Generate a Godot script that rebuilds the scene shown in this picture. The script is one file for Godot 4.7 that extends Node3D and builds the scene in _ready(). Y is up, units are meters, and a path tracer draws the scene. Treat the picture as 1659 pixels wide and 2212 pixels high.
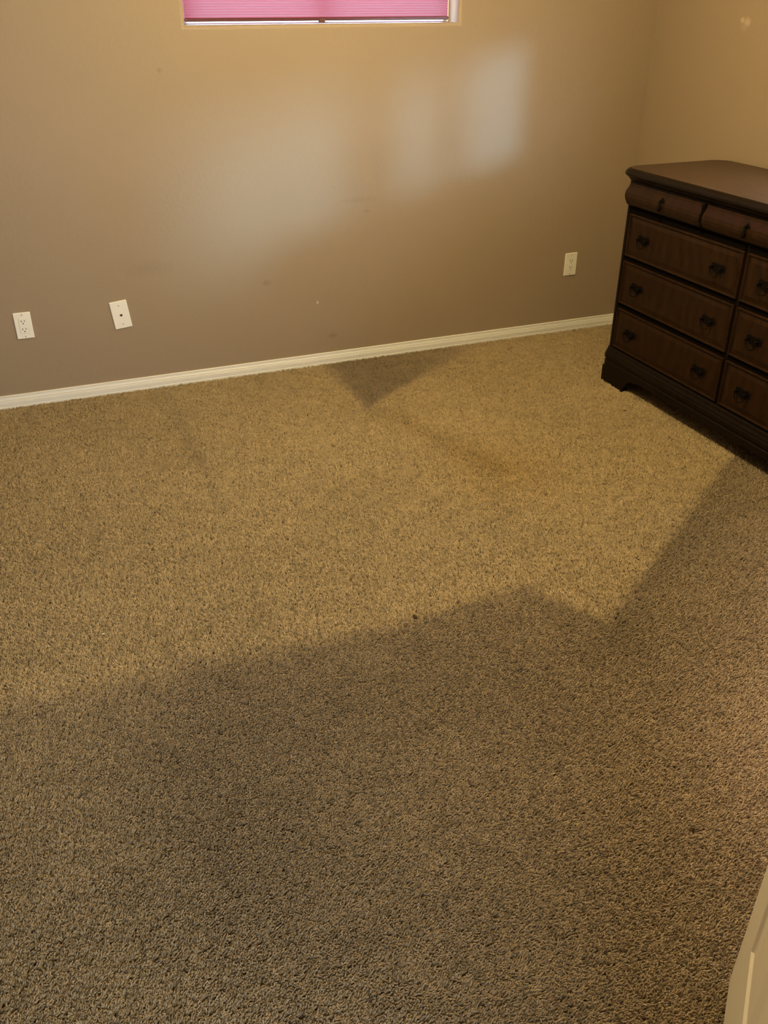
extends Node3D

# ---------------------------------------------------------------- measures (metres)
const WALL_R := 2.952          # inner face of the right wall
const WALL_L := -1.25          # inner face of the left wall
const ROOM_F := 3.80           # inner face of the wall with the doorway
const HALL_F := 5.25
const CEIL := 2.44
const BACKING := -0.012        # carpet backing; the pile tips reach y = 0

const HALL_LIGHT := Color(0.93, 0.97, 1.0)
const HALL_ENERGY := 6.5
const LAMP_LIGHT := Color(1.0, 0.91, 0.67)
const LAMP_ENERGY := 3.35

var rng := RandomNumberGenerator.new()
var M := {}
var taken := {}

# ---------------------------------------------------------------- naming helpers
func numbered(called: String) -> String:
	if not taken.has(called):
		taken[called] = 0
		return called
	taken[called] += 1
	return "%s_%03d" % [called, taken[called]]

func tag(o: Node, label := "", category := "", group := "", kind := "") -> void:
	if label: o.set_meta("label", label)
	if category: o.set_meta("category", category)
	if group: o.set_meta("group", group)
	if kind: o.set_meta("kind", kind)

func base(called: String, at := Vector3.ZERO, turn := 0.0) -> Node3D:
	var o := Node3D.new()
	o.name = numbered(called)
	add_child(o)
	o.position = at
	o.rotation.y = turn
	return o

func obj(called: String, st, m: Material, parent: Node = self) -> MeshInstance3D:
	var o := MeshInstance3D.new()
	o.name = numbered(called) if parent == self else called
	if st is SurfaceTool:
		o.mesh = st.commit()
	else:
		o.mesh = st
	o.material_override = m
	o.cast_shadow = GeometryInstance3D.SHADOW_CASTING_SETTING_ON
	parent.add_child(o, true)
	return o

# ---------------------------------------------------------------- shape helpers
func start() -> SurfaceTool:
	var st := SurfaceTool.new()
	st.begin(Mesh.PRIMITIVE_TRIANGLES)
	st.set_smooth_group(-1)
	return st

func done(st: SurfaceTool) -> SurfaceTool:
	st.generate_normals()
	return st

# a triangle whose front looks along n; uv optional
func tri(st: SurfaceTool, a: Vector3, b: Vector3, c: Vector3, n: Vector3, uv := []) -> void:
	var order := [0, 1, 2]
	if (b - a).cross(c - a).dot(n) > 0.0:
		order = [0, 2, 1]
	var p := [a, b, c]
	for k in order:
		if uv.size() == 3:
			st.set_uv(uv[k])
		st.add_vertex(p[k])

func quad(st: SurfaceTool, a: Vector3, b: Vector3, c: Vector3, d: Vector3, n: Vector3, uv := []) -> void:
	if uv.size() == 4:
		tri(st, a, b, c, n, [uv[0], uv[1], uv[2]])
		tri(st, a, c, d, n, [uv[0], uv[2], uv[3]])
	else:
		tri(st, a, b, c, n)
		tri(st, a, c, d, n)

# outline of a rounded rectangle in the local x-z plane
func outline(hw: float, hd: float, r: float, segs: int) -> PackedVector2Array:
	var p := PackedVector2Array()
	r = clampf(r, 0.0, minf(hw, hd))
	for q in 4:
		var cx := (hw - r) * (1.0 if q == 0 or q == 3 else -1.0)
		var cz := (hd - r) * (1.0 if q < 2 else -1.0)
		if r <= 0.00001 or segs < 1:
			p.append(Vector2(cx, cz))
		else:
			for k in segs + 1:
				var a := (q + float(k) / segs) * PI / 2.0
				p.append(Vector2(cx + cos(a) * r, cz + sin(a) * r))
	return p

# rings of a rounded rectangle stacked along local y: profile = [[offset, y], ...]
func loft(st: SurfaceTool, hw: float, hd: float, r: float, segs: int, profile: Array, xf := Transform3D(), cap0 := true, cap1 := true, smooth := false) -> void:
	var rings := []
	var least := 0.0
	for q in profile:
		least = minf(least, q[0])
	for q in profile:
		var ring := []
		for v in outline(hw + q[0], hd + q[0], maxf(r + q[0], 0.0001 if r > 0.0 else 0.0), segs):
			ring.append(Vector3(v.x, q[1], v.y))
		rings.append(ring)
	var n: int = rings[0].size()
	st.set_smooth_group(1 if smooth else -1)
	for i in rings.size() - 1:
		var up: float = profile[i + 1][1] - profile[i][1]
		var out_: float = profile[i + 1][0] - profile[i][0]
		for k in n:
			var a: Vector3 = rings[i][k]
			var b: Vector3 = rings[i][(k + 1) % n]
			var c: Vector3 = rings[i + 1][(k + 1) % n]
			var d: Vector3 = rings[i + 1][k]
			var e := (b - a) if (b - a).length() > 0.000001 else (c - d)
			var side := Vector3(e.z, 0, -e.x)
			if side.dot((a + b) * 0.5) < 0.0: side = -side
			side = side.normalized()
			var nn := (side * up - Vector3(0, out_, 0))
			if nn.length() < 0.0000001: continue
			quad(st, xf * a, xf * b, xf * c, xf * d, xf.basis * nn)
	st.set_smooth_group(-1)
	for end in 2:
		if (end == 0 and not cap0) or (end == 1 and not cap1): continue
		var ring: Array = rings[0] if end == 0 else rings[-1]
		var up_ := signf(profile[-1][1] - profile[0][1]) * (-1.0 if end == 0 else 1.0)
		for k in range(1, n - 1):
			tri(st, xf * ring[0], xf * ring[k], xf * ring[k + 1], xf.basis * Vector3(0, up_, 0))

# a box with chamfered edges
func bev(st: SurfaceTool, lo: Vector3, hi: Vector3, c := 0.003) -> void:
	var mid := (lo + hi) * 0.5
	var h := (hi - lo) * 0.5
	c = minf(c, minf(h.x, minf(h.y, h.z)) * 0.9)
	loft(st, h.x, h.z, c, 1, [[-c, -h.y], [0.0, -h.y + c], [0.0, h.y - c], [-c, h.y]], Transform3D(Basis(), mid))

# a flat polygon (local x, y) pushed to a thickness along local z, with a chamfer on the front
func prism(st: SurfaceTool, pts: PackedVector2Array, depth: float, xf: Transform3D, chamfer := 0.0) -> void:
	var idx := Geometry2D.triangulate_polygon(pts)
	var front := pts
	if chamfer > 0.0:
		var inner := Geometry2D.offset_polygon(pts, -chamfer)
		if inner.size() == 1 and inner[0].size() >= 3:
			front = inner[0]
	var fi := Geometry2D.triangulate_polygon(front)
	for k in range(0, fi.size(), 3):
		var a := front[fi[k]]; var b := front[fi[k + 1]]; var c := front[fi[k + 2]]
		tri(st, xf * Vector3(a.x, a.y, depth), xf * Vector3(b.x, b.y, depth), xf * Vector3(c.x, c.y, depth), xf.basis.z)
	for k in range(0, idx.size(), 3):
		var a := pts[idx[k]]; var b := pts[idx[k + 1]]; var c := pts[idx[k + 2]]
		tri(st, xf * Vector3(a.x, a.y, 0), xf * Vector3(b.x, b.y, 0), xf * Vector3(c.x, c.y, 0), -xf.basis.z)
	var cw := Geometry2D.is_polygon_clockwise(pts)
	var z1 := depth - (chamfer if front != pts else 0.0)
	for k in pts.size():
		var a := pts[k]
		var b := pts[(k + 1) % pts.size()]
		var n2 := Vector2(a.y - b.y, b.x - a.x) if cw else Vector2(b.y - a.y, a.x - b.x)
		quad(st, xf * Vector3(a.x, a.y, 0), xf * Vector3(b.x, b.y, 0), xf * Vector3(b.x, b.y, z1), xf * Vector3(a.x, a.y, z1), xf.basis * Vector3(n2.x, n2.y, 0))
	if front != pts:                                    # the chamfer, joined by nearest corners
		for k in pts.size():
			var a := pts[k]
			var b := pts[(k + 1) % pts.size()]
			var ia := near(front, a)
			var ib := near(front, b)
			quad(st, xf * Vector3(a.x, a.y, z1), xf * Vector3(b.x, b.y, z1), xf * Vector3(front[ib].x, front[ib].y, depth), xf * Vector3(front[ia].x, front[ia].y, depth), xf.basis.z)

func near(p: PackedVector2Array, q: Vector2) -> int:
	var best := 0
	for k in p.size():
		if p[k].distance_squared_to(q) < p[best].distance_squared_to(q): best = k
	return best

func tube(st: SurfaceTool, path: Array, r: Array, segs := 8) -> void:
	var rings := []
	for i in path.size():
		var t: Vector3 = (path[mini(i + 1, path.size() - 1)] - path[maxi(i - 1, 0)]).normalized()
		var u := t.cross(Vector3(0.31, 0.2, 0.93)).normalized()
		var v := t.cross(u)
		var ring := []
		for k in segs:
			var a := TAU * k / segs
			ring.append(path[i] + (u * cos(a) + v * sin(a)) * r[mini(i, r.size() - 1)])
		rings.append(ring)
	st.set_smooth_group(2)
	for i in path.size() - 1:
		for k in segs:
			var a: Vector3 = rings[i][k]
			var b: Vector3 = rings[i][(k + 1) % segs]
			quad(st, a, b, rings[i + 1][(k + 1) % segs], rings[i + 1][k], (a + b) * 0.5 - path[i])
	st.set_smooth_group(-1)
	for e in 2:
		var ring: Array = rings[0] if e == 0 else rings[-1]
		var n: Vector3 = path[0] - path[1] if e == 0 else path[-1] - path[-2]
		for k in range(1, segs - 1):
			tri(st, ring[0], ring[k], ring[k + 1], n)

# profile points (x = out, y = up) swept straight along local z from z0 to z1
func extrude(st: SurfaceTool, prof: Array, z0: float, z1: float, xf: Transform3D, smooth := false, ends := true) -> void:
	st.set_smooth_group(3 if smooth else -1)
	for i in prof.size() - 1:
		var a: Vector2 = prof[i]
		var b: Vector2 = prof[i + 1]
		var n := Vector3(b.y - a.y, a.x - b.x, 0)
		quad(st, xf * Vector3(a.x, a.y, z0), xf * Vector3(b.x, b.y, z0), xf * Vector3(b.x, b.y, z1), xf * Vector3(a.x, a.y, z1), xf.basis * n)
	st.set_smooth_group(-1)
	if ends:
		var poly := PackedVector2Array(prof)
		var idx := Geometry2D.triangulate_polygon(poly)
		for k in range(0, idx.size(), 3):
			for z in [z0, z1]:
				tri(st, xf * Vector3(poly[idx[k]].x, poly[idx[k]].y, z), xf * Vector3(poly[idx[k + 1]].x, poly[idx[k + 1]].y, z), xf * Vector3(poly[idx[k + 2]].x, poly[idx[k + 2]].y, z), xf.basis * Vector3(0, 0, -1.0 if z == z0 else 1.0))

# ---------------------------------------------------------------- textures
func noise_tex(seed_: int, freq: float, size := Vector2i(512, 512), normal := false, strength := 2.0, octaves := 3, ramp: Gradient = null) -> NoiseTexture2D:
	var n := FastNoiseLite.new()
	n.seed = seed_
	n.noise_type = FastNoiseLite.TYPE_SIMPLEX_SMOOTH
	n.frequency = freq
	n.fractal_octaves = octaves
	var t := NoiseTexture2D.new()
	t.width = size.x
	t.height = size.y
	t.seamless = true
	t.noise = n
	t.as_normal_map = normal
	t.bump_strength = strength
	if ramp: t.color_ramp = ramp
	return t

# plain paint with the scuffs and filler dabs that the wall carries: spots = [u metres, v metres, radius u, radius v, tint, softness]
func paint_tex(tone: Color, w: float, h: float, spots: Array) -> ImageTexture:
	var W := 1200
	var H := int(W * h / w)
	var im := Image.create(W, H, false, Image.FORMAT_RGB8)
	im.fill(tone)
	var n := FastNoiseLite.new()
	n.seed = 4
	n.frequency = 0.09
	for s in spots:
		var k: float = W / w
		var rx: float = s[2] * k * 1.6
		var ry: float = s[3] * k * 1.6
		for y in range(int((h - s[1]) * k - ry), int((h - s[1]) * k + ry) + 1):
			for x in range(int(s[0] * k - rx), int(s[0] * k + rx) + 1):
				if x < 0 or y < 0 or x >= W or y >= H: continue
				var d := Vector2((x - s[0] * k) / (s[2] * k), (y - (h - s[1]) * k) / (s[3] * k)).length() + n.get_noise_2d(x * 2.0, y * 2.0) * 0.5
				var a: float = clampf((1.0 - d) / s[5] + 0.5, 0.0, 1.0) * s[4].a
				if a > 0.0:
					var c: Color = im.get_pixel(x, y)
					im.set_pixel(x, y, c.lerp(Color(s[4].r, s[4].g, s[4].b), a))
	return ImageTexture.create_from_image(im)

# straight wood grain along v
func wood_tex(dark: Color, light: Color, seed_: int) -> ImageTexture:
	var W := 256
	var H := 512
	var a := FastNoiseLite.new(); a.seed = seed_; a.frequency = 0.011
	var b := FastNoiseLite.new(); b.seed = seed_ + 1; b.frequency = 0.06
	var im := Image.create(W, H, false, Image.FORMAT_RGB8)
	for y in H:
		for x in W:
			var bend := a.get_noise_2d(x * 0.9, y * 0.35) * 16.0
			var g := 0.5 + 0.5 * sin((x + bend) * 0.34 + a.get_noise_2d(x * 0.3, y * 0.12 + 400.0) * 5.0)
			var f := b.get_noise_2d(x * 5.0, y * 0.28)
			im.set_pixel(x, y, dark.lerp(light, clampf(0.25 + g * 0.42 + f * 0.55, 0.0, 1.0)))
	return ImageTexture.create_from_image(im)

func mat(c: Color, rough := 0.6, metal := 0.0) -> StandardMaterial3D:
	var m := StandardMaterial3D.new()
	m.albedo_color = c
	m.roughness = rough
	m.metallic = metal
	return m

func materials() -> void:
	var tan := Color8(150, 131, 108)
	var peel := noise_tex(11, 0.16, Vector2i(1024, 768), true, 1.1, 2)
	for side in ["back", "right"]:
		var m := mat(Color.WHITE, 0.52)
		m.metallic_specular = 0.42
		m.normal_enabled = true
		m.normal_texture = peel
		m.normal_scale = 0.10
		M["wall_" + side] = m
	var scuff := Color8(96, 80, 62)
	M.wall_back.albedo_texture = paint_tex(tan, 4.45, 2.6, [
		[1.307 + 1.40, 0.137 + 0.13, 0.018, 0.010, Color(scuff, 0.26), 1.2], [0.995 + 1.40, 0.427 + 0.13, 0.016, 0.010, Color(scuff, 0.22), 1.2],
		[0.477 + 1.40, 0.542 + 0.13, 0.07, 0.022, Color(scuff, 0.10), 1.6], [1.486 + 1.40, 0.708 + 0.13, 0.012, 0.006, Color(scuff, 0.22), 1.0],
		[1.45 + 1.40, 0.76 + 0.13, 0.06, 0.010, Color(scuff, 0.09), 1.4], [1.236 + 1.40, 0.31 + 0.13, 0.005, 0.007, Color(0.85, 0.78, 0.66, 0.8), 0.8],
		[0.62 + 1.40, 1.31 + 0.13, 0.008, 0.008, Color(scuff, 0.22), 1.0]])
	var dab := Color(0.80, 0.72, 0.62)
	M.wall_right.albedo_texture = paint_tex(tan, 5.2, 2.6, [
		[0.580 + 0.0, 1.478 + 0.13, 0.012, 0.011, Color(dab, 0.55), 0.7], [0.612 + 0.0, 1.472 + 0.13, 0.018, 0.014, Color(dab, 0.5), 0.9], [0.598 + 0.0, 1.452 + 0.13, 0.022, 0.014, Color(dab, 0.2), 1.2]])
	M.wall = mat(tan, 0.55)
	M.wall.uv1_triplanar = true
	M.wall.uv1_world_triplanar = true
	M.wall.uv1_scale = Vector3(0.8, 0.8, 0.8)
	M.wall.normal_enabled = true
	M.wall.normal_texture = peel
	M.wall.normal_scale = 0.10
	M.ceiling = mat(Color8(206, 198, 184), 0.9)
	M.trim = mat(Color8(226, 222, 212), 0.42)
	M.door = mat(Color8(240, 231, 214), 0.45)
	M.plastic = mat(Color8(238, 234, 224), 0.35)
	M.ivory = mat(Color8(232, 226, 208), 0.4)
	M.slot = mat(Color8(34, 26, 20), 0.7)
	M.screw = mat(Color8(196, 186, 166), 0.4, 0.3)
	M.vinyl = mat(Color8(236, 238, 240), 0.4)
	M.glass = mat(Color(1, 1, 1, 0.06), 0.02)
	M.glass.transparency = BaseMaterial3D.TRANSPARENCY_ALPHA
	M.shade = mat(Color8(150, 56, 98), 0.9)
	M.shade.backlight_enabled = true
	M.shade.backlight = Color8(108, 92, 94)
	M.rail = mat(Color8(86, 36, 42), 0.25)
	M.rail.metallic_specular = 0.7
	M.tab = mat(Color8(90, 52, 44), 0.4)
	M.concrete = mat(Color8(150, 142, 130), 0.95)
	M.backing = mat(Color8(104, 84, 56), 1.0)
	M.pile = mat(Color.WHITE, 0.95)
	M.pile.vertex_color_use_as_albedo = true
	M.pile.metallic_specular = 0.05
	M.crumb = mat(Color8(74, 56, 36), 0.9)
	M.lint = mat(Color8(214, 200, 170), 0.9)
	for k in 3:
		var w := mat(Color.WHITE, 0.36)
		w.albedo_texture = wood_tex([Color8(15, 10, 5), Color8(26, 16, 6), Color8(46, 30, 15)][k], [Color8(28, 18, 9), Color8(52, 29, 11), Color8(78, 52, 28)][k], 20 + k * 7)
		w.metallic_specular = [0.26, 0.28, 0.42][k]
		w.uv1_triplanar = true
		w.uv1_scale = [Vector3(1.6, 1.6, 1.6), Vector3(1.3, 1.3, 1.3), Vector3(1.6, 1.6, 1.6)][k]
		M[["wood_frame", "wood_drawer", "wood_top_lit"][k]] = w
	M.gap = mat(Color8(12, 8, 6), 0.9)
	M.gap.metallic_specular = 0.12
	M.brass = mat(Color8(14, 10, 7), 0.7, 0.0)
	M.brass.metallic_specular = 0.18
	M.nickel = mat(Color8(190, 182, 168), 0.3, 0.9)

# ---------------------------------------------------------------- walls with openings
# local frame: u along the wall, v up, w out of the wall into the room. openings = [[u0, u1, v0, v1], ...] in rising u
func wall(called: String, m: Material, xf: Transform3D, u0: float, u1: float, v0: float, v1: float, thick: float, openings := [], r := 0.018) -> MeshInstance3D:
	var st := start()
	for face in 2:
		var w := 0.0 if face == 0 else -thick
		var n := xf.basis.z * (1.0 if face == 0 else -1.0)
		var grow := r if face == 0 else 0.0
		var cells := []
		var at := u0
		for o in openings:
			var a: float = o[0] - grow
			var b: float = o[1] + grow
			var c: float = o[2] - grow
			var d: float = o[3] + grow
			cells.append([at, a, v0, v1])
			if c > v0 + 0.0001: cells.append([a, b, v0, c])
			cells.append([a, b, d, v1])
			at = b
		cells.append([at, u1, v0, v1])
		for c in cells:
			var q := [Vector2(c[0], c[2]), Vector2(c[1], c[2]), Vector2(c[1], c[3]), Vector2(c[0], c[3])]
			var uv := []
			var p := []
			for e in q:
				p.append(xf * Vector3(e.x, e.y, w))
				uv.append(Vector2((e.x - u0) / (u1 - u0), 1.0 - (e.y - v0) / (v1 - v0)))
			quad(st, p[0], p[1], p[2], p[3], n, uv)
	for o in openings:
		var prof := []
		for k in 7:
			var a := PI / 2.0 * k / 6.0
			prof.append([r - r * sin(a), -r + r * cos(a)])
		prof.append([0.0, -thick])
		var mid := Vector3((o[0] + o[1]) * 0.5, (o[2] + o[3]) * 0.5, 0)
		var hu: float = (o[1] - o[0]) * 0.5
		var hv: float = (o[3] - o[2]) * 0.5
		for i in prof.size() - 1:
			st.set_smooth_group(4 if i < 6 else -1)
			var loops := []
			for k in 2:
				var g: float = prof[i + k][0]
				var w: float = prof[i + k][1]
				loops.append([mid + Vector3(-hu - g, -hv - g, w), mid + Vector3(hu + g, -hv - g, w), mid + Vector3(hu + g, hv + g, w), mid + Vector3(-hu - g, hv + g, w)])
			for k in 4:
				var a: Vector3 = loops[0][k]
				var b: Vector3 = loops[0][(k + 1) % 4]
				var inward := mid - (a + b) * 0.5
				inward.z = 0.0
				var uv := []
				var p := []
				for e in [a, b, loops[1][(k + 1) % 4], loops[1][k]]:
					p.append(xf * e)
					uv.append(Vector2((e.x - u0) / (u1 - u0), 1.0 - (e.y - v0) / (v1 - v0)))
				quad(st, p[0], p[1], p[2], p[3], xf.basis * (inward.normalized() + Vector3(0, 0, 0.5)), uv)
		st.set_smooth_group(-1)
	var edge := [Vector2(u0, v0), Vector2(u1, v0), Vector2(u1, v1), Vector2(u0, v1)]
	for k in 4:
		var a: Vector2 = edge[k]
		var b: Vector2 = edge[(k + 1) % 4]
		var mid := Vector2((u0 + u1) * 0.5, (v0 + v1) * 0.5)
		var n2 := (a + b) * 0.5 - mid
		quad(st, xf * Vector3(a.x, a.y, 0), xf * Vector3(b.x, b.y, 0), xf * Vector3(b.x, b.y, -thick), xf * Vector3(a.x, a.y, -thick), xf.basis * Vector3(n2.x, n2.y, 0), [Vector2(0, 0), Vector2(0.01, 0), Vector2(0.01, 0.01), Vector2(0, 0.01)])
	var o := obj(called, done(st), m)
	tag(o, "", "", "", "structure")
	return o

# a vinyl window set in an opening: frame ring, mullions, panes
func window(called: String, xf: Transform3D, o: Array, depth: float, bars: Array, label: String) -> void:
	var root := base(called)
	tag(root, label, "window", "", "structure")
	var at := xf * Transform3D(Basis(), Vector3((o[0] + o[1]) * 0.5, (o[2] + o[3]) * 0.5, -depth))
	var hu: float = (o[1] - o[0]) * 0.5
	var hv: float = (o[3] - o[2]) * 0.5
	var f := start()
	var t := 0.028
	for b in [[-hu, -hu + t, -hv, hv], [hu - t, hu, -hv, hv], [-hu + t, hu - t, -hv, -hv + 0.006], [-hu + t, hu - t, hv - t, hv]]:
		bev(f, Vector3(b[0], b[2], -0.03), Vector3(b[1], b[3], 0.0), 0.003)
	var fr := obj("frame", done(f), M.vinyl, root)
	fr.transform = at
	var edges := [-hu + t]
	for b in bars:
		var s := start()
		bev(s, Vector3(b[0] - b[1], -hv + t, -0.028), Vector3(b[0] + b[1], hv - t, -0.002), 0.003)
		var bar := obj("mullion", done(s), M.vinyl, root)
		bar.transform = at
		edges.append(b[0] - b[1])
		edges.append(b[0] + b[1])
	edges.append(hu - t)
	for k in range(0, edges.size(), 2):
		var s := start()
		bev(s, Vector3(edges[k], -hv + t, -0.018), Vector3(edges[k + 1], hv - t, -0.013), 0.001)
		var pane := obj("pane", done(s), M.glass, root)
		pane.transform = at

# ---------------------------------------------------------------- carpet
func seg_dist(p: Vector2, a: Vector2, b: Vector2) -> float:
	var t := clampf((p - a).dot(b - a) / (b - a).length_squared(), 0.0, 1.0)
	return p.distance_to(a + (b - a) * t)

var dark_patch := PackedVector2Array([Vector2(1.262, -0.1), Vector2(1.258, 0.30), Vector2(1.258, 0.585), Vector2(1.70, 0.285), Vector2(1.95, 0.14), Vector2(2.25, -0.02), Vector2(2.3, -0.1)])
var light_patch := PackedVector2Array([Vector2(-3, -1), Vector2(-3, 2.03), Vector2(-0.28, 2.03), Vector2(0.0, 2.06), Vector2(0.19, 2.03), Vector2(0.44, 2.055), Vector2(0.85, 2.075), Vector2(1.05, 2.04), Vector2(1.226, 2.03), Vector2(1.357, 2.283), Vector2(1.80, 1.985), Vector2(2.326, 1.623), Vector2(2.73, 1.40), Vector2(3.2, 1.1), Vector2(3.2, -1)])

# 1 where the pile lies brushed away from the doorway, 0 where it lies towards it
func brushed(p: Vector2) -> float:
	var near_edge := 9.0
	for k in range(2, light_patch.size() - 2):
		near_edge = minf(near_edge, seg_dist(p, light_patch[k], light_patch[k + 1]))
	var inside := Geometry2D.is_point_in_polygon(p, light_patch)
	var soft := lerpf(0.10, 0.022, smoothstep(0.1, 1.0, p.x))
	var v := smoothstep(-soft, soft, near_edge if inside else -near_edge)
	return v * (1.0 - 0.8 * dark_mark(p))

# the small triangle by the baseboard where the pile is crushed, its nap shade painted into the tint
func dark_mark(p: Vector2) -> float:
	if p.y > 0.8 or p.x < 1.0 or p.x > 2.5: return 0.0
	var near_edge := 9.0
	for k in range(0, dark_patch.size() - 1):
		near_edge = minf(near_edge, seg_dist(p, dark_patch[k], dark_patch[k + 1]))
	var inside := Geometry2D.is_point_in_polygon(p, dark_patch)
	var soft := lerpf(0.025, 0.07, smoothstep(0.5, 0.0, p.y))
	return smoothstep(-soft, soft, near_edge if inside else -near_edge) * lerpf(1.0, 0.4, smoothstep(1.4, 2.1, p.x))

func tuft_mesh() -> ArrayMesh:
	var r := RandomNumberGenerator.new()
	r.seed = 5
	var st := start()
	for y in 5:                                         # yarn ends of one tuft
		var a := TAU * y / 5.0 + r.randf() * 0.8
		var foot := Vector3(cos(a), 0, sin(a)) * 0.0016
		var out_ := Vector3(cos(a + r.randf_range(-0.6, 0.6)), 0, sin(a + r.randf_range(-0.6, 0.6)))
		var reach := r.randf_range(0.0016, 0.0044)
		var tall := r.randf_range(0.0115, 0.0150)
		var rad := r.randf_range(0.0015, 0.0020)
		var rings := []
		for k in 4:
			var t: float = k / 3.0
			var c := foot + out_ * reach * t * t + Vector3(0, tall * (t - 0.12 * t * t), 0)
			var ring := []
			for q in 4:
				var b: float = TAU * q / 4.0 + t * 2.4
				ring.append(c + Vector3(cos(b), 0, sin(b)) * rad * [0.75, 1.0, 1.05, 0.62][k])
			rings.append(ring)
		st.set_smooth_group(5)
		for k in 3:
			for q in 4:
				var m0: Vector3 = (rings[k][0] + rings[k][2]) * 0.5
				quad(st, rings[k][q], rings[k][(q + 1) % 4], rings[k + 1][(q + 1) % 4], rings[k + 1][q], (rings[k][q] + rings[k][(q + 1) % 4]) * 0.5 - m0)
		tri(st, rings[3][0], rings[3][1], rings[3][2], Vector3.UP)
		tri(st, rings[3][0], rings[3][2], rings[3][3], Vector3.UP)
	st.generate_normals()
	return st.commit()

func carpet() -> void:
	var big := FastNoiseLite.new(); big.seed = 3; big.frequency = 1.1
	var mid := FastNoiseLite.new(); mid.seed = 8; mid.frequency = 9.0
	var swirl := FastNoiseLite.new(); swirl.seed = 14; swirl.frequency = 28.0
	var step := 0.0066
	var buf := PackedFloat32Array()
	var count := 0
	var nx := int((WALL_R - 0.02 - -0.75) / step)
	var nz := int((3.86 - 0.012) / (step * 0.866))
	buf.resize((nx + 1) * (nz + 1) * 16)
	var vac := [[Vector2(0.47, 0.0), Vector2(0.47, 1.25), 0.03], [Vector2(1.30, 0.62), Vector2(1.52, 1.30), 0.06]]
	for j in nz:
		for i in nx:
			var x := -0.75 + (i + 0.5 * (j % 2) + rng.randf_range(-0.32, 0.32)) * step
			var z := 0.016 + (j + rng.randf_range(-0.32, 0.32)) * step * 0.866
			# under the dresser only the rim that shows is laid; elsewhere what no view reaches is left out
			if x > 2.62 and z > 0.72: continue
			if x < -0.45 + 0.0 * z and z < 1.2 and x < -0.6: continue
			var p := Vector2(x, z)
			var s := brushed(p)
			s = maxf(s, 0.45 * smoothstep(0.25, -0.15, x))  # the mark fades out towards the left
			var dp := dark_mark(p)
			var track := 0.0
			for v in vac:
				track += exp(-pow(seg_dist(p, v[0], v[1]) / v[2], 2.0))
			s -= 0.25 * track
			var lowf := big.get_noise_2d(x, z)
			var m := mid.get_noise_2d(x, z)
			var w := swirl.get_noise_2d(x, z)
			s = clampf(s + lowf * 0.15 + m * 0.10, 0.0, 1.0)
			var lean := lerpf(0.86, 0.98, s) * rng.randf_range(0.7, 1.2)
			var way := lerpf(0.45, -PI * 0.5 + 0.3, s) + w * 1.2 + rng.randf_range(-0.8, 0.8) * lerpf(1.0, 1.7, s)
			var axis := Vector3(sin(way), 0, -cos(way))     # lean towards (cos way, sin way)
			var b := Basis(axis, lean) * Basis(Vector3.UP, rng.randf() * TAU)
			var k := rng.randf_range(0.85, 1.22)
			b = b.scaled(Vector3(k, k, k))
			var stain := exp(-pow(Vector2((x - 1.55) / 0.24, (z - 1.34) / 0.26).length(), 2.0)) + 0.6 * exp(-pow(seg_dist(p, Vector2(1.33, 0.72), Vector2(1.52, 1.3)) / 0.07, 2.0))
			var strip := exp(-pow((z - 1.99) / 0.05, 2.0)) * smoothstep(1.25, 1.0, x) * s
			var tone := (0.84 + 0.34 * rng.randf()) * (1.0 + 0.10 * lowf + 0.10 * m + 0.16 * w) * lerpf(0.80, 1.06, s) * (1.0 - 0.28 * dp) * (1.0 - 0.07 * track) * (1.0 + 0.07 * strip - 0.07 * stain)  # brushed-patch terms paint in nap shading beyond what the lean gives
			# daylight painted into the pile tone: greyer and lighter front right, darker front left
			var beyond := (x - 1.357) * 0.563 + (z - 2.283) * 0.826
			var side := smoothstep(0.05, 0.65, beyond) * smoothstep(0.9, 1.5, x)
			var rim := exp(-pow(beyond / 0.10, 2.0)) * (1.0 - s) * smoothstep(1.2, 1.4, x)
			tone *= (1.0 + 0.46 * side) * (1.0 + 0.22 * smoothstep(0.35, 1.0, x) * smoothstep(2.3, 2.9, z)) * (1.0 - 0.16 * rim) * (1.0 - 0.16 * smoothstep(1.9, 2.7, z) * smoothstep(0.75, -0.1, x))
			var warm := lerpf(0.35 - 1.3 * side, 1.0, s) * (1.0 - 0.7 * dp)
			var o := count * 16
			buf[o] = b.x.x; buf[o + 1] = b.y.x; buf[o + 2] = b.z.x; buf[o + 3] = x
			buf[o + 4] = b.x.y; buf[o + 5] = b.y.y; buf[o + 6] = b.z.y; buf[o + 7] = BACKING + 0.001
			buf[o + 8] = b.x.z; buf[o + 9] = b.y.z; buf[o + 10] = b.z.z; buf[o + 11] = z
			var speck := 0.68 if rng.randf() < 0.10 else 1.0
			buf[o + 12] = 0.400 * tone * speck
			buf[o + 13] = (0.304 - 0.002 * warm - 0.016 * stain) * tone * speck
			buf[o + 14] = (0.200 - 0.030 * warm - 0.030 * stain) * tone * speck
			buf[o + 15] = 1.0
			count += 1
	buf.resize(count * 16)
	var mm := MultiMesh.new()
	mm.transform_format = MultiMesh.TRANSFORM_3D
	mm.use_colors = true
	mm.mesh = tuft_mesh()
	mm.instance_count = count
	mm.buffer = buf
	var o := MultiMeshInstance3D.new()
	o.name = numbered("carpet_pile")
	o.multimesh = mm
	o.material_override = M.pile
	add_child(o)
	tag(o, "tan cut-pile carpet over the whole floor with brushed light and dark patches", "carpet", "", "stuff")

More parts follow.
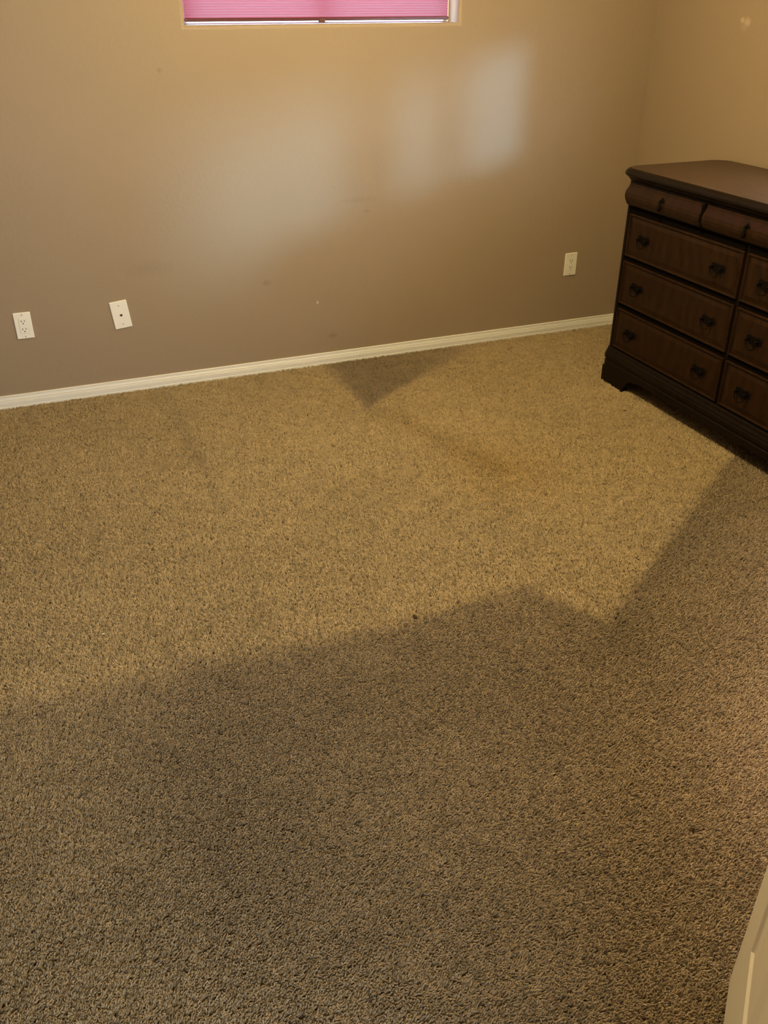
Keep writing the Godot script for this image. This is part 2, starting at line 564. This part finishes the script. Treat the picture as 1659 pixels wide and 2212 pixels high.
func crumb(label: String, at: Vector3, size: Vector3, turn: float, m: Material, seed_: int, called := "crumb") -> void:
	var s := SphereMesh.new()
	s.radius = 0.5
	s.height = 1.0
	s.radial_segments = 14
	s.rings = 8
	var arr := s.get_mesh_arrays()
	var n := FastNoiseLite.new(); n.seed = seed_; n.frequency = 1.3
	var v: PackedVector3Array = arr[Mesh.ARRAY_VERTEX]
	var st := start()
	st.set_smooth_group(1)
	var idx: PackedInt32Array = arr[Mesh.ARRAY_INDEX]
	for k in range(0, idx.size(), 3):
		var p := []
		for e in 3:
			var q: Vector3 = v[idx[k + e]]
			p.append(q * (1.0 + 0.55 * n.get_noise_3d(q.x, q.y, q.z)) * size)
		tri(st, p[0], p[1], p[2], (p[0] + p[1] + p[2]))
	var o := obj(called, done(st), m)
	o.position = at
	o.rotation.y = turn
	tag(o, label, "debris")

# ---------------------------------------------------------------- wall plates
func screw(root: Node3D, at: Vector3, turn: float) -> void:
	var st := start()
	loft(st, 0.0030, 0.0030, 0.0030, 4, [[0.0, 0.0], [0.0, 0.0006], [-0.0008, 0.0011]], Transform3D(Basis(Vector3.RIGHT, PI / 2), at), false, true, true)
	var s := obj("screw", done(st), M.screw, root)
	var c := start()
	var q := Transform3D(Basis(Vector3.BACK, turn), at + Vector3(0, 0, 0.0011))
	loft(c, 0.0026, 0.0004, 0.0, 0, [[0.0, 0.0], [0.0, 0.00015]], q * Transform3D(Basis(Vector3.RIGHT, PI / 2), Vector3.ZERO), false, true)
	obj("screw_slot", done(c), M.slot, s)

func plate_body(root: Node3D, s: float, m: Material, hole: bool) -> void:
	var st := start()
	var hw := 0.035 * s
	var hh := 0.057 * s
	var turn := Basis(Vector3.RIGHT, PI / 2)
	loft(st, hw, hh, 0.003, 3, [[0.0, 0.0], [0.0, 0.0025], [-0.0010, 0.0042], [-0.0026, 0.0052]], Transform3D(turn, Vector3.ZERO), true, true)
	obj("plate", done(st), m, root)

func receptacle(root: Node3D, m: Material) -> void:
	var turn := Basis(Vector3.RIGHT, PI / 2)
	var st := start()
	loft(st, 0.0172, 0.0338, 0.002, 2, [[0.0, 0.0050], [0.0, 0.00515], [-0.0002, 0.0053]], Transform3D(turn, Vector3.ZERO), false, true)
	obj("gap_line", done(st), M.screw, root)
	st = start()
	loft(st, 0.0164, 0.0330, 0.002, 3, [[0.0, 0.0050], [0.0, 0.0064], [-0.0007, 0.0070]], Transform3D(turn, Vector3.ZERO), false, true)
	var face := obj("receptacle", done(st), m, root)
	for dy in [0.0170, -0.0170]:
		for sx in [-1.0, 1.0]:
			st = start()
			loft(st, 0.0013, 0.0042 if sx < 0 else 0.0034, 0.0, 0, [[0.0, 0.0068], [0.0, 0.0072]], Transform3D(turn, Vector3(sx * 0.0064, dy + 0.0035, 0)), false, true)
			obj("slot", done(st), M.slot, face)
		st = start()
		loft(st, 0.0026, 0.0026, 0.0026, 4, [[0.0, 0.0068], [0.0, 0.0072]], Transform3D(turn, Vector3(0, dy - 0.0072, 0)), false, true)
		obj("ground_hole", done(st), M.slot, face)

func outlet(label: String, x: float, s: float, m: Material) -> void:
	var root := base("wall_outlet", Vector3(x, 0.3543, 0.0))
	tag(root, label, "outlet")
	plate_body(root, s, m, true)
	receptacle(root, m)
	screw(root, Vector3(0, 0.0484 * s, 0.0052), 0.2)
	screw(root, Vector3(0, -0.0484 * s, 0.0052), 0.1)

func phone_jack() -> void:
	var root := base("phone_jack", Vector3(0.3336, 0.3543, 0.0))
	root.rotation.z = 0.098
	tag(root, "white phone jack plate set crooked with one small dark hole in its middle", "phone jack")
	plate_body(root, 1.0676, M.plastic, false)
	screw(root, Vector3(0, 0.0414, 0.0052), 0.1)
	screw(root, Vector3(0, -0.0414, 0.0052), 1.2)
	var hole := start()
	var pts := PackedVector2Array([Vector2(-0.0055, 0.0050), Vector2(0.0055, 0.0050), Vector2(0.0055, -0.0022), Vector2(0.0030, -0.0022), Vector2(0.0030, -0.0052), Vector2(-0.0030, -0.0052), Vector2(-0.0030, -0.0022), Vector2(-0.0055, -0.0022)])
	prism(hole, pts, 0.0003, Transform3D(Basis(), Vector3(0.001, -0.002, 0.0052)))
	obj("jack_hole", done(hole), M.slot, root)
	var rim := start()
	for b in [[-0.0075, -0.0055, -0.0072, 0.0068], [0.0055, 0.0075, -0.0072, 0.0068], [-0.0055, 0.0055, 0.0050, 0.0068], [-0.0055, -0.0030, -0.0072, -0.0022], [0.0030, 0.0055, -0.0072, -0.0022], [-0.0030, 0.0030, -0.0072, -0.0052]]:
		bev(rim, Vector3(b[0] + 0.001, b[2] - 0.002, 0.0050), Vector3(b[1] + 0.001, b[3] - 0.002, 0.0062), 0.0003)
	obj("jack_rim", done(rim), M.plastic, root)

# ---------------------------------------------------------------- dresser
# on the dresser: x = 0 at the room's x; its front looks along -x. f(z, y) below gives a frame whose local z looks out of the front
func front_at(x: float, y: float, z: float) -> Transform3D:
	return Transform3D(Basis(Vector3(0, 0, 1), Vector3(0, 1, 0), Vector3(-1, 0, 0)), Vector3(x, y, z))

func bail_pull(parent: Node3D, at: Transform3D, k: float) -> void:
	var half := [Vector2(0.0, 0.021), Vector2(0.008, 0.017), Vector2(0.015, 0.020), Vector2(0.024, 0.024), Vector2(0.034, 0.021), Vector2(0.043, 0.013), Vector2(0.040, 0.004), Vector2(0.044, -0.004), Vector2(0.036, -0.009), Vector2(0.026, -0.008), Vector2(0.019, -0.015), Vector2(0.010, -0.014), Vector2(0.0, -0.022)]
	var pts := PackedVector2Array()
	for v in half: pts.append(v * k)
	for i in range(half.size() - 2, 0, -1): pts.append(Vector2(-half[i].x, half[i].y) * k)
	var st := start()
	prism(st, pts, 0.0024, at, 0.0008)
	var h := start()
	for s in [-1.0, 1.0]:                                # posts and their round heads
		var c := at * Transform3D(Basis(Vector3.RIGHT, PI / 2), Vector3(s * 0.027 * k, 0.006 * k, 0.002))
		loft(st, 0.0045 * k, 0.0045 * k, 0.0045 * k, 3, [[0.0, 0.0], [0.0004, 0.004], [-0.0012, 0.010], [0.0012, 0.013], [0.0010, 0.017], [-0.0025, 0.019]], c, false, true, true)
	var path := []
	for i in 17:
		var a := PI * i / 16.0
		var sag := sin(a)
		path.append(at * Vector3(-cos(a) * 0.030 * k, (0.006 - pow(sag, 0.7) * 0.037) * k, 0.013 + 0.006 * sag))
	tube(h, path, [0.0022 * k], 7)
	h.set_smooth_group(1)
	var pull := obj("pull", done(st), M.brass, parent)
	for o in range(1):
		var merged := SurfaceTool.new()
		merged.begin(Mesh.PRIMITIVE_TRIANGLES)
		merged.append_from(pull.mesh, 0, Transform3D())
		merged.append_from(done(h).commit(), 0, Transform3D())
		pull.mesh = merged.commit()

func drop_pull(parent: Node3D, at: Transform3D) -> void:
	var st := start()
	var pts := PackedVector2Array()
	for i in 16:
		var a := TAU * i / 16.0
		pts.append(Vector2(cos(a), sin(a)) * (0.013 + 0.0025 * cos(a * 4.0)))
	prism(st, pts, 0.0024, at, 0.0006)
	loft(st, 0.004, 0.004, 0.004, 3, [[0.0, 0.0], [0.0, 0.008], [0.002, 0.011], [-0.002, 0.015]], at * Transform3D(Basis(Vector3.RIGHT, PI / 2), Vector3(0, 0.002, 0.002)), false, true, true)
	loft(st, 0.0030, 0.0030, 0.0030, 4, [[-0.0012, 0.0], [0.0012, -0.010], [0.0046, -0.024], [0.0050, -0.030], [0.0020, -0.036], [-0.0024, -0.038]], at * Transform3D(Basis(), Vector3(0, 0.0, 0.013)), true, true, true)
	obj("pull", done(st), M.brass, parent)

func dresser() -> void:
	var x0 := 2.425                                      # front of the carcass
	var x1 := 2.905
	var z0 := 0.672
	var z1 := 2.212
	var cx := (x0 + x1) * 0.5
	var cz := (z0 + z1) * 0.5
	var hw := (x1 - x0) * 0.5
	var hd := (z1 - z0) * 0.5
	var root := base("dresser", Vector3(cx, 0, cz))
	tag(root, "long dark cherry wood dresser with rows of drawers standing against the right wall", "dresser")
	var home := Transform3D(Basis(), Vector3(-cx, 0, -cz))
	# carcass
	var st := start()
	loft(st, hw, hd, 0.022, 4, [[0.0, 0.085], [0.0, 0.905]])
	var e := obj("carcass", done(st), M.wood_frame, root)
	# dark reveal behind the drawer fronts
	st = start()
	loft(st, hw - 0.02, hd - 0.03, 0.0, 0, [[0.0, 0.168], [0.0, 0.80]], Transform3D(Basis(), Vector3(-0.0215, 0, 0)))
	obj("drawer_reveal", done(st), M.gap, root)
	# top: board with a rounded ovolo edge and large front corners
	st = start()
	loft(st, hw + 0.004, hd + 0.010, 0.055, 8, [[0.004, 0.892], [0.010, 0.897], [0.018, 0.905], [0.021, 0.912], [0.0300, 0.914], [0.0335, 0.919], [0.0335, 0.925], [0.030, 0.932], [0.022, 0.9385], [0.013, 0.9425]], Transform3D(), true, true, true)
	var board := obj("top", done(st), M.wood_frame, root)  # edge in dark frame wood: shade of its upright faces put into the colour
	st = start()
	loft(st, hw + 0.004, hd + 0.010, 0.055, 8, [[0.0128, 0.9422], [0.0100, 0.9430], [0.006, 0.9432]], Transform3D(), false, true)
	obj("top_surface", done(st), M.wood_top_lit, board)  # lighter wood tone paints in the overhead light on the top
	# frieze moulding under the top
	st = start()
	loft(st, hw, hd, 0.030, 6, [[0.0, 0.792], [0.006, 0.794], [0.012, 0.799], [0.0125, 0.806], [0.018, 0.812], [0.022, 0.822], [0.0235, 0.834], [0.021, 0.847], [0.014, 0.860], [0.008, 0.872], [0.005, 0.884], [0.006, 0.893]], Transform3D(), true, true, true)
	obj("frieze", done(st), M.wood_frame, root)
	# frieze drawers: the same bulge, a little proud
	var bulge := [Vector2(0.0, 0.803), Vector2(0.019, 0.803), Vector2(0.0225, 0.809), Vector2(0.0275, 0.822), Vector2(0.0285, 0.834), Vector2(0.026, 0.848), Vector2(0.0190, 0.862), Vector2(0.0130, 0.874), Vector2(0.0100, 0.886), Vector2(0.0, 0.886)]
	var flip := Transform3D(Basis(Vector3(-1, 0, 0), Vector3(0, 1, 0), Vector3(0, 0, 1)), Vector3(x0, 0, 0))
	for k in 3:
		var a := 0.700 + k * 0.4865
		var d := start()
		extrude(d, bulge, a, a + 0.470, home * flip, false, true)
		var dr := obj("frieze_drawer", done(d), M.wood_drawer, root)
		drop_pull(dr, home * front_at(x0 - 0.024, 0.852, a + 0.238))
		if k > 0:
			var g := start()
			bev(g, Vector3(x0 - 0.0245, 0.801, a - 0.0155), Vector3(x0 - 0.004, 0.884, a - 0.001), 0.001)
			var gm := obj("drawer_gap", done(g), M.gap, root)
			gm.transform = home
	# three rows of two wide drawers
	var rows := [[0.587, 0.764], [0.379, 0.566], [0.176, 0.357]]
	for col in 2:
		var a := 0.719 + col * 0.7175
		for row in rows:
			var d := start()
			var hz := 0.350
			var hy: float = (row[1] - row[0]) * 0.5
			var c := front_at(x0 + 0.004, (row[0] + row[1]) * 0.5, a + hz)
			loft(d, hz, hy, 0.003, 2, [[0.0, 0.0], [0.0, 0.010], [-0.0015, 0.0135], [-0.0045, 0.0145], [-0.0075, 0.0130], [-0.0095, 0.0085], [-0.0150, 0.0090], [-0.0300, 0.0128]], home * c * Transform3D(Basis(Vector3.RIGHT, PI / 2), Vector3.ZERO), false, true)
			var dr := obj("drawer", done(d), M.wood_drawer, root)
			for s in [-1.0, 1.0]:
				bail_pull(dr, home * front_at(x0 - 0.0088, (row[0] + row[1]) * 0.5 - 0.004, a + hz + s * 0.232), 0.92)
	# divider between the two columns
	st = start()
	bev(st, Vector3(x0 - 0.003, 0.17, 1.4235), Vector3(x0 + 0.01, 0.79, 1.4340), 0.002)
	var dv := obj("divider", done(st), M.wood_frame, root)
	dv.transform = home
	# base moulding
	st = start()
	loft(st, hw, hd, 0.026, 6, [[0.010, 0.070], [0.0145, 0.072], [0.0150, 0.098], [0.0120, 0.102], [0.0125, 0.110], [0.0170, 0.114], [0.0175, 0.128], [0.0145, 0.134], [0.0140, 0.140], [0.0085, 0.149], [0.0065, 0.160], [0.0030, 0.163], [0.0, 0.168]], Transform3D(), true, true, false)
	obj("base_moulding", done(st), M.wood_frame, root)
	# bracket feet with a shaped inner edge: front pair, back pair
	var cut := PackedVector2Array([Vector2(0.0, -0.010), Vector2(0.0, 0.074), Vector2(0.270, 0.074), Vector2(0.255, 0.066), Vector2(0.225, 0.062), Vector2(0.205, 0.054), Vector2(0.190, 0.040), Vector2(0.186, 0.026), Vector2(0.172, 0.018), Vector2(0.166, 0.006), Vector2(0.168, -0.010)])
	for s in [0, 1]:
		var f := start()
		var zz := z0 + 0.001 if s == 0 else z1 - 0.001
		var turn := front_at(x0 + 0.012, 0.0, zz)
		if s == 1: turn = turn * Transform3D(Basis(Vector3(-1, 0, 0), Vector3(0, 1, 0), Vector3(0, 0, 1)), Vector3.ZERO)
		prism(f, cut, 0.026, home * turn, 0.002)
		# return of the bracket along the end of the dresser
		var side := Transform3D(Basis(Vector3(1, 0, 0), Vector3(0, 1, 0), Vector3(0, 0, 1)), Vector3(x0 - 0.013, 0, zz + (0.0 if s == 0 else -0.022)))
		var ret := PackedVector2Array()
		for v in cut: ret.append(Vector2(v.x * 0.8, v.y))
		prism(f, ret, 0.022, home * side, 0.001)
		obj("foot", done(f), M.wood_frame, root)
		var bk := start()
		bev(bk, Vector3(x1 - 0.08, -0.010, (z0 if s == 0 else z1 - 0.06)), Vector3(x1, 0.088, (z0 + 0.06 if s == 0 else z1)), 0.003)
		var o := obj("foot", done(bk), M.wood_frame, root)
		o.transform = home

# ---------------------------------------------------------------- door leaf
func door_leaf() -> void:
	var a := deg_to_rad(47.0)
	var root := base("door_1", Vector3(0.948, 0.0, 3.282))
	tag(root, "white panelled door standing open at the right edge of the doorway", "door", "", "structure")
	# local x runs from the latch edge back to the hinges, y up, z out of the face that is seen
	var back := Vector3(-sin(a), 0, cos(a))
	var face := Vector3(-cos(a), 0, -sin(a))
	root.basis = Basis(back, Vector3.UP, face)
	var w := 0.762
	var h := 2.03
	var y0 := 0.006
	var cols := [[0.112, 0.338], [0.424, 0.650]]
	var rows := [[0.248, 0.80], [0.95, 1.55], [1.66, 1.91]]
	var st := start()
	# slab with the panel openings left free: stiles and rails
	var xs := [0.0, cols[0][0], cols[0][1], cols[1][0], cols[1][1], w]
	var ys := [y0, rows[0][0], rows[0][1], rows[1][0], rows[1][1], rows[2][0], rows[2][1], h]
	for side in 2:
		var z := 0.0 if side == 0 else -0.035
		var n := Vector3(0, 0, 1.0 if side == 0 else -1.0)
		for i in 5:
			for j in 7:
				if i % 2 == 1 and j % 2 == 1 and side == 0: continue
				quad(st, Vector3(xs[i], ys[j], z), Vector3(xs[i + 1], ys[j], z), Vector3(xs[i + 1], ys[j + 1], z), Vector3(xs[i], ys[j + 1], z), n)
	for q in [[Vector2(0, y0), Vector2(0, h), Vector3(-1, 0, 0)], [Vector2(w, y0), Vector2(w, h), Vector3(1, 0, 0)], [Vector2(0, y0), Vector2(w, y0), Vector3(0, -1, 0)], [Vector2(0, h), Vector2(w, h), Vector3(0, 1, 0)]]:
		quad(st, Vector3(q[0].x, q[0].y, 0), Vector3(q[1].x, q[1].y, 0), Vector3(q[1].x, q[1].y, -0.035), Vector3(q[0].x, q[0].y, -0.035), q[2])
	obj("slab", done(st), M.door, root)
	for c in cols:
		for r in rows:
			var p := start()
			var prof := [[0.0, 0.0], [-0.001, -0.0003], [-0.0090, -0.0042], [-0.0125, -0.0046], [-0.030, -0.0043], [-0.060, -0.0012], [-0.064, -0.0010]]
			var loops := []
			for k in prof:
				loops.append([Vector3(c[0] - k[0], r[0] - k[0], k[1]), Vector3(c[1] + k[0], r[0] - k[0], k[1]), Vector3(c[1] + k[0], r[1] + k[0], k[1]), Vector3(c[0] - k[0], r[1] + k[0], k[1])])
			for i in loops.size() - 1:
				for k in 4:
					quad(p, loops[i][k], loops[i][(k + 1) % 4], loops[i + 1][(k + 1) % 4], loops[i + 1][k], Vector3(0, 0, 1))
			quad(p, loops[-1][0], loops[-1][1], loops[-1][2], loops[-1][3], Vector3(0, 0, 1))
			obj("panel", done(p), M.door, root)
	var kn := start()
	loft(kn, 0.012, 0.012, 0.012, 6, [[0.018, 0.0], [0.018, 0.004], [0.0, 0.007], [-0.002, 0.030], [0.008, 0.036], [0.014, 0.048], [0.010, 0.060], [-0.006, 0.066]], Transform3D(Basis(Vector3.RIGHT, PI / 2), Vector3(0.06, 0.94, 0.0)), false, true, true)
	obj("knob", done(kn), M.nickel, root)

# ---------------------------------------------------------------- blind
func blind(u0: float, u1: float, bottom: float, top: float, z: float) -> void:
	var root := base("window_shade", Vector3((u0 + u1) * 0.5, bottom, z))
	tag(root, "pink pleated fabric shade pulled almost down in the window recess", "blind")
	var hw := (u1 - u0) * 0.5
	var st := start()
	var n := int((top - bottom - 0.017) / 0.0047)
	for k in n:
		var ya := 0.0125 + k * 0.0047
		var za := 0.0016 if k % 2 == 0 else -0.0016
		var zb := -0.0016 if k % 2 == 0 else 0.0016
		var wa := hw + (0.0 if k % 2 == 0 else -0.0022)
		var wb := hw + (-0.0022 if k % 2 == 0 else 0.0)
		quad(st, Vector3(-wa, ya, za), Vector3(wa, ya, za), Vector3(wb, ya + 0.0047, zb), Vector3(-wb, ya + 0.0047, zb), Vector3(0, 0, 1))
	obj("pleated_fabric", done(st), M.shade, root)
	st = start()
	loft(st, hw + 0.001, 0.0085, 0.004, 4, [[-0.003, 0.0], [0.0, 0.003], [0.0, 0.010], [-0.003, 0.0130]])
	var rail := obj("bottom_rail", done(st), M.rail, root)
	st = start()
	bev(st, Vector3(-0.016, -0.006, 0.004), Vector3(0.012, 0.009, 0.0125), 0.002)
	var t := obj("pull_tab", done(st), M.tab, rail)
	t.position.x = -0.005
	st = start()
	bev(st, Vector3(-hw, top - bottom - 0.004, -0.018), Vector3(hw, top - bottom + 0.03, 0.018), 0.003)
	obj("head_rail", done(st), M.rail, root)

# ---------------------------------------------------------------- ceiling lamps
func ceiling_lamp(label: String, at: Vector3, r: float, c: Color, energy: float, glow: float) -> void:
	var root := base("ceiling_light", at)
	tag(root, label, "lamp")
	var st := start()
	loft(st, r, r, r, 10, [[0.012, 0.0], [0.014, -0.012], [0.008, -0.030], [0.0, -0.034]], Transform3D(), true, true, true)
	obj("base_ring", done(st), M.nickel, root)
	st = start()
	loft(st, r - 0.004, r - 0.004, r - 0.004, 10, [[0.0, -0.034], [-0.004, -0.050], [-r * 0.25, -0.068], [-r * 0.55, -0.078], [-r * 0.9, -0.082]], Transform3D(), false, true, true)
	var m := mat(Color8(240, 236, 226), 0.5)
	m.emission_enabled = true
	m.emission = c
	m.emission_energy_multiplier = glow
	obj("diffuser", done(st), m, root)
	var l := OmniLight3D.new()
	l.name = "lamp_light"
	l.light_color = c
	l.light_energy = energy
	l.light_size = r * 0.8
	l.omni_range = 14.0
	l.omni_attenuation = 2.0
	l.shadow_enabled = true
	root.add_child(l)
	l.position = Vector3(0, -0.084 - r * 0.8, 0)

# added glowing window on the hall wall, stands in for daylight behind the doorway
func added_hall_window() -> void:
	var root := base("window_4", Vector3(0.12, 1.25, HALL_F - 0.004))
	tag(root, "added glowing hall window that stands in for daylight behind the doorway", "window", "", "structure")
	var st := start()
	for b in [[-0.75, -0.70, -0.75, 0.75], [0.70, 0.75, -0.75, 0.75], [-0.70, 0.70, -0.75, -0.70], [-0.70, 0.70, 0.70, 0.75], [-0.02, 0.02, -0.70, 0.70]]:
		bev(st, Vector3(b[0], b[2], -0.035), Vector3(b[1], b[3], 0.0), 0.004)
	obj("frame", done(st), M.vinyl, root)
	st = start()
	bev(st, Vector3(-0.70, -0.70, -0.012), Vector3(0.70, 0.70, -0.004), 0.001)
	var m := mat(Color8(230, 234, 238), 0.6)
	m.emission_enabled = true
	m.emission = HALL_LIGHT
	m.emission_energy_multiplier = 1.5
	obj("pane", done(st), m, root)
	var l := AreaLight3D.new()
	l.name = "daylight"  # added area light in front of the glowing pane
	l.area_size = Vector2(1.4, 1.4)
	l.light_color = HALL_LIGHT
	l.light_energy = HALL_ENERGY
	l.area_range = 14.0
	l.shadow_enabled = true
	root.add_child(l)
	l.position = Vector3(0, 0, -0.05)

# ---------------------------------------------------------------- all of it
func _ready() -> void:
	rng.seed = 77
	# camera
	var cam := Camera3D.new()
	cam.name = "camera"
	add_child(cam)
	cam.position = Vector3(0, 1.56541, 3.94545)
	cam.rotation = Vector3(-0.52869, -0.38038, 0.00078)
	cam.fov = rad_to_deg(2.0 * atan(1106.0 / 1912.32))
	cam.near = 0.03
	cam.far = 200.0
	cam.current = true
	# sky and exposure
	var env := Environment.new()
	var sky := Sky.new()
	var air := ProceduralSkyMaterial.new()
	air.sky_top_color = Color8(196, 214, 240)
	air.sky_horizon_color = Color8(216, 228, 244)
	air.ground_bottom_color = Color8(206, 208, 212)
	air.ground_horizon_color = Color8(206, 210, 216)
	air.sky_energy_multiplier = 3.4
	air.ground_energy_multiplier = 2.0
	air.sun_angle_max = 1.0
	sky.sky_material = air
	env.background_mode = Environment.BG_SKY
	env.sky = sky
	env.tonemap_mode = Environment.TONE_MAPPER_LINEAR
	env.tonemap_exposure = 1.0
	env.sdfgi_enabled = true
	env.ssao_enabled = true
	env.ssil_enabled = true
	var we := WorldEnvironment.new()
	we.name = "surroundings"
	we.environment = env
	add_child(we)
	# low pale sun that comes in over the dresser
	var sun := DirectionalLight3D.new()
	sun.name = "sun"
	add_child(sun)
	sun.look_at_from_position(Vector3.ZERO, Vector3(-0.65, -0.165, -1.0))
	sun.light_color = Color(0.36, 0.69, 1.0).linear_to_srgb()
	sun.light_energy = 0.86
	sun.light_angular_distance = 6.2
	sun.shadow_enabled = true
	sun.sky_mode = DirectionalLight3D.SKY_MODE_LIGHT_ONLY

	materials()
	# ------------------------------------------------ shell
	var back := Transform3D(Basis(), Vector3.ZERO)
	var win := [0.741, 1.926, 1.4624, 2.14]
	wall("wall_back", M.wall_back, back, -1.40, 3.05, -0.13, 2.47, 0.16, [win], 0.016)
	var right := Transform3D(Basis(Vector3(0, 0, 1), Vector3(0, 1, 0), Vector3(-1, 0, 0)), Vector3(WALL_R, 0, 0))
	var wa := [1.06, 2.21, 1.08, 1.60]
	var wb := [2.40, 3.70, 1.05, 1.66]
	wall("wall_right", M.wall_right, right, 0.0, 5.2, -0.13, 2.47, 0.12, [wa, wb], 0.014)
	var left := Transform3D(Basis(Vector3(0, 0, -1), Vector3(0, 1, 0), Vector3(1, 0, 0)), Vector3(WALL_L, 0, 0))
	wall("wall_left", M.wall, left, -5.40, 0.0, -0.13, 2.47, 0.12)
	var front := Transform3D(Basis(Vector3(-1, 0, 0), Vector3(0, 1, 0), Vector3(0, 0, -1)), Vector3(0, 0, ROOM_F))
	wall("wall_front", M.wall, front, -WALL_R, -WALL_L, -0.13, 2.47, 0.115, [[-0.405, 0.405, -0.13, 2.05]], 0.0)
	var hall := Transform3D(Basis(Vector3(-1, 0, 0), Vector3(0, 1, 0), Vector3(0, 0, -1)), Vector3(0, 0, HALL_F))
	wall("wall_hall", M.wall, hall, -WALL_R - 0.12, -WALL_L + 0.12, -0.13, 2.47, 0.12)
	var st := start()
	bev(st, Vector3(-1.40, -0.16, -0.16), Vector3(3.10, BACKING, 5.40), 0.001)
	var fl := obj("floor", done(st), M.backing)
	tag(fl, "", "", "", "structure")
	st = start()
	bev(st, Vector3(-1.40, CEIL, -0.16), Vector3(3.10, CEIL + 0.12, 5.40), 0.001)
	tag(obj("ceiling", done(st), M.ceiling), "", "", "", "structure")
	window("window_1", back, win, 0.105, [[0.0, 0.022]], "bright window behind the pink shade")
	window("window_2", right, wa, 0.075, [[0.135, 0.085]], "window of the right wall above the dresser")
	window("window_3", right, wb, 0.075, [], "window of the right wall nearer the door")
	# baseboards: stepped colonial profile
	var prof := [Vector2(0.0, -0.012), Vector2(0.0135, -0.012), Vector2(0.0135, 0.0065), Vector2(0.0118, 0.0082), Vector2(0.0118, 0.0095), Vector2(0.0128, 0.0110), Vector2(0.0125, 0.0260), Vector2(0.0105, 0.0275), Vector2(0.0112, 0.0305), Vector2(0.0092, 0.0325), Vector2(0.0096, 0.0365), Vector2(0.0072, 0.0400), Vector2(0.0060, 0.0470), Vector2(0.0066, 0.0485), Vector2(0.0064, 0.0525), Vector2(0.0040, 0.0546), Vector2(0.0, 0.0546)]
	for b in [["baseboard_back", Transform3D(Basis(Vector3(0, 0, 1), Vector3(0, 1, 0), Vector3(-1, 0, 0)), Vector3.ZERO), WALL_L, WALL_R],
			["baseboard_right", Transform3D(Basis(Vector3(-1, 0, 0), Vector3(0, 1, 0), Vector3(0, 0, -1)), Vector3(WALL_R, 0, 0)), -3.8, 0.0],
			["baseboard_left", Transform3D(Basis(Vector3(1, 0, 0), Vector3(0, 1, 0), Vector3(0, 0, 1)), Vector3(WALL_L, 0, 0)), 0.0, 3.8]]:
		var s := start()
		var xf: Transform3D = b[1]
		if b[0] == "baseboard_back":
			xf = Transform3D(Basis(Vector3(0, 0, 1), Vector3(0, 1, 0), Vector3(1, 0, 0)), Vector3.ZERO)
		extrude(s, prof, b[2], b[3], xf)
		tag(obj(b[0], done(s), M.trim), "", "", "", "structure")
	# door casing of the doorway
	st = start()
	for s in [[-0.405, -0.39, 2.05], [0.39, 0.405, 2.05]]:
		bev(st, Vector3(s[0], BACKING, ROOM_F - 0.002), Vector3(s[1], s[2], ROOM_F + 0.117), 0.002)
	bev(st, Vector3(-0.405, 2.035, ROOM_F - 0.002), Vector3(0.405, 2.05, ROOM_F + 0.117), 0.002)
	tag(obj("trim_1", done(st), M.trim), "", "", "", "structure")
	door_leaf()

	# ------------------------------------------------ lamps
	ceiling_lamp("warm round ceiling lamp over the middle of the carpet", Vector3(1.30, CEIL, 1.60), 0.13, LAMP_LIGHT, LAMP_ENERGY, 3.0)
	added_hall_window()

	# ------------------------------------------------ things
	dresser()
	carpet()
	blind(0.752, 1.899, 1.4725, 2.10, -0.060)
	outlet("white wall outlet with two sockets near the left edge, left of the phone jack", -0.0682, 0.9901, M.plastic)
	phone_jack()
	outlet("cream wall outlet low on the back wall beside the dresser", 2.6223, 1.0208, M.ivory)
	crumb("dark brown crumb on the light edge of the carpet mid room", Vector3(0.853, 0.003, 2.055), Vector3(0.011, 0.012, 0.016), 0.5, M.crumb, 1)
	crumb("small dark crumb on the carpet close to the front of the dresser", Vector3(2.30, 0.0, 1.03), Vector3(0.006, 0.005, 0.010), 1.2, M.crumb, 2)
	crumb("tiny dark crumb on the carpet beside the dark triangle near the baseboard", Vector3(1.80, 0.0, 0.30), Vector3(0.006, 0.006, 0.007), 0.1, M.crumb, 3)
	crumb("pale fleck of lint on the carpet at the left", Vector3(0.0, 0.001, 1.80), Vector3(0.006, 0.004, 0.009), 0.8, M.lint, 4, "lint")
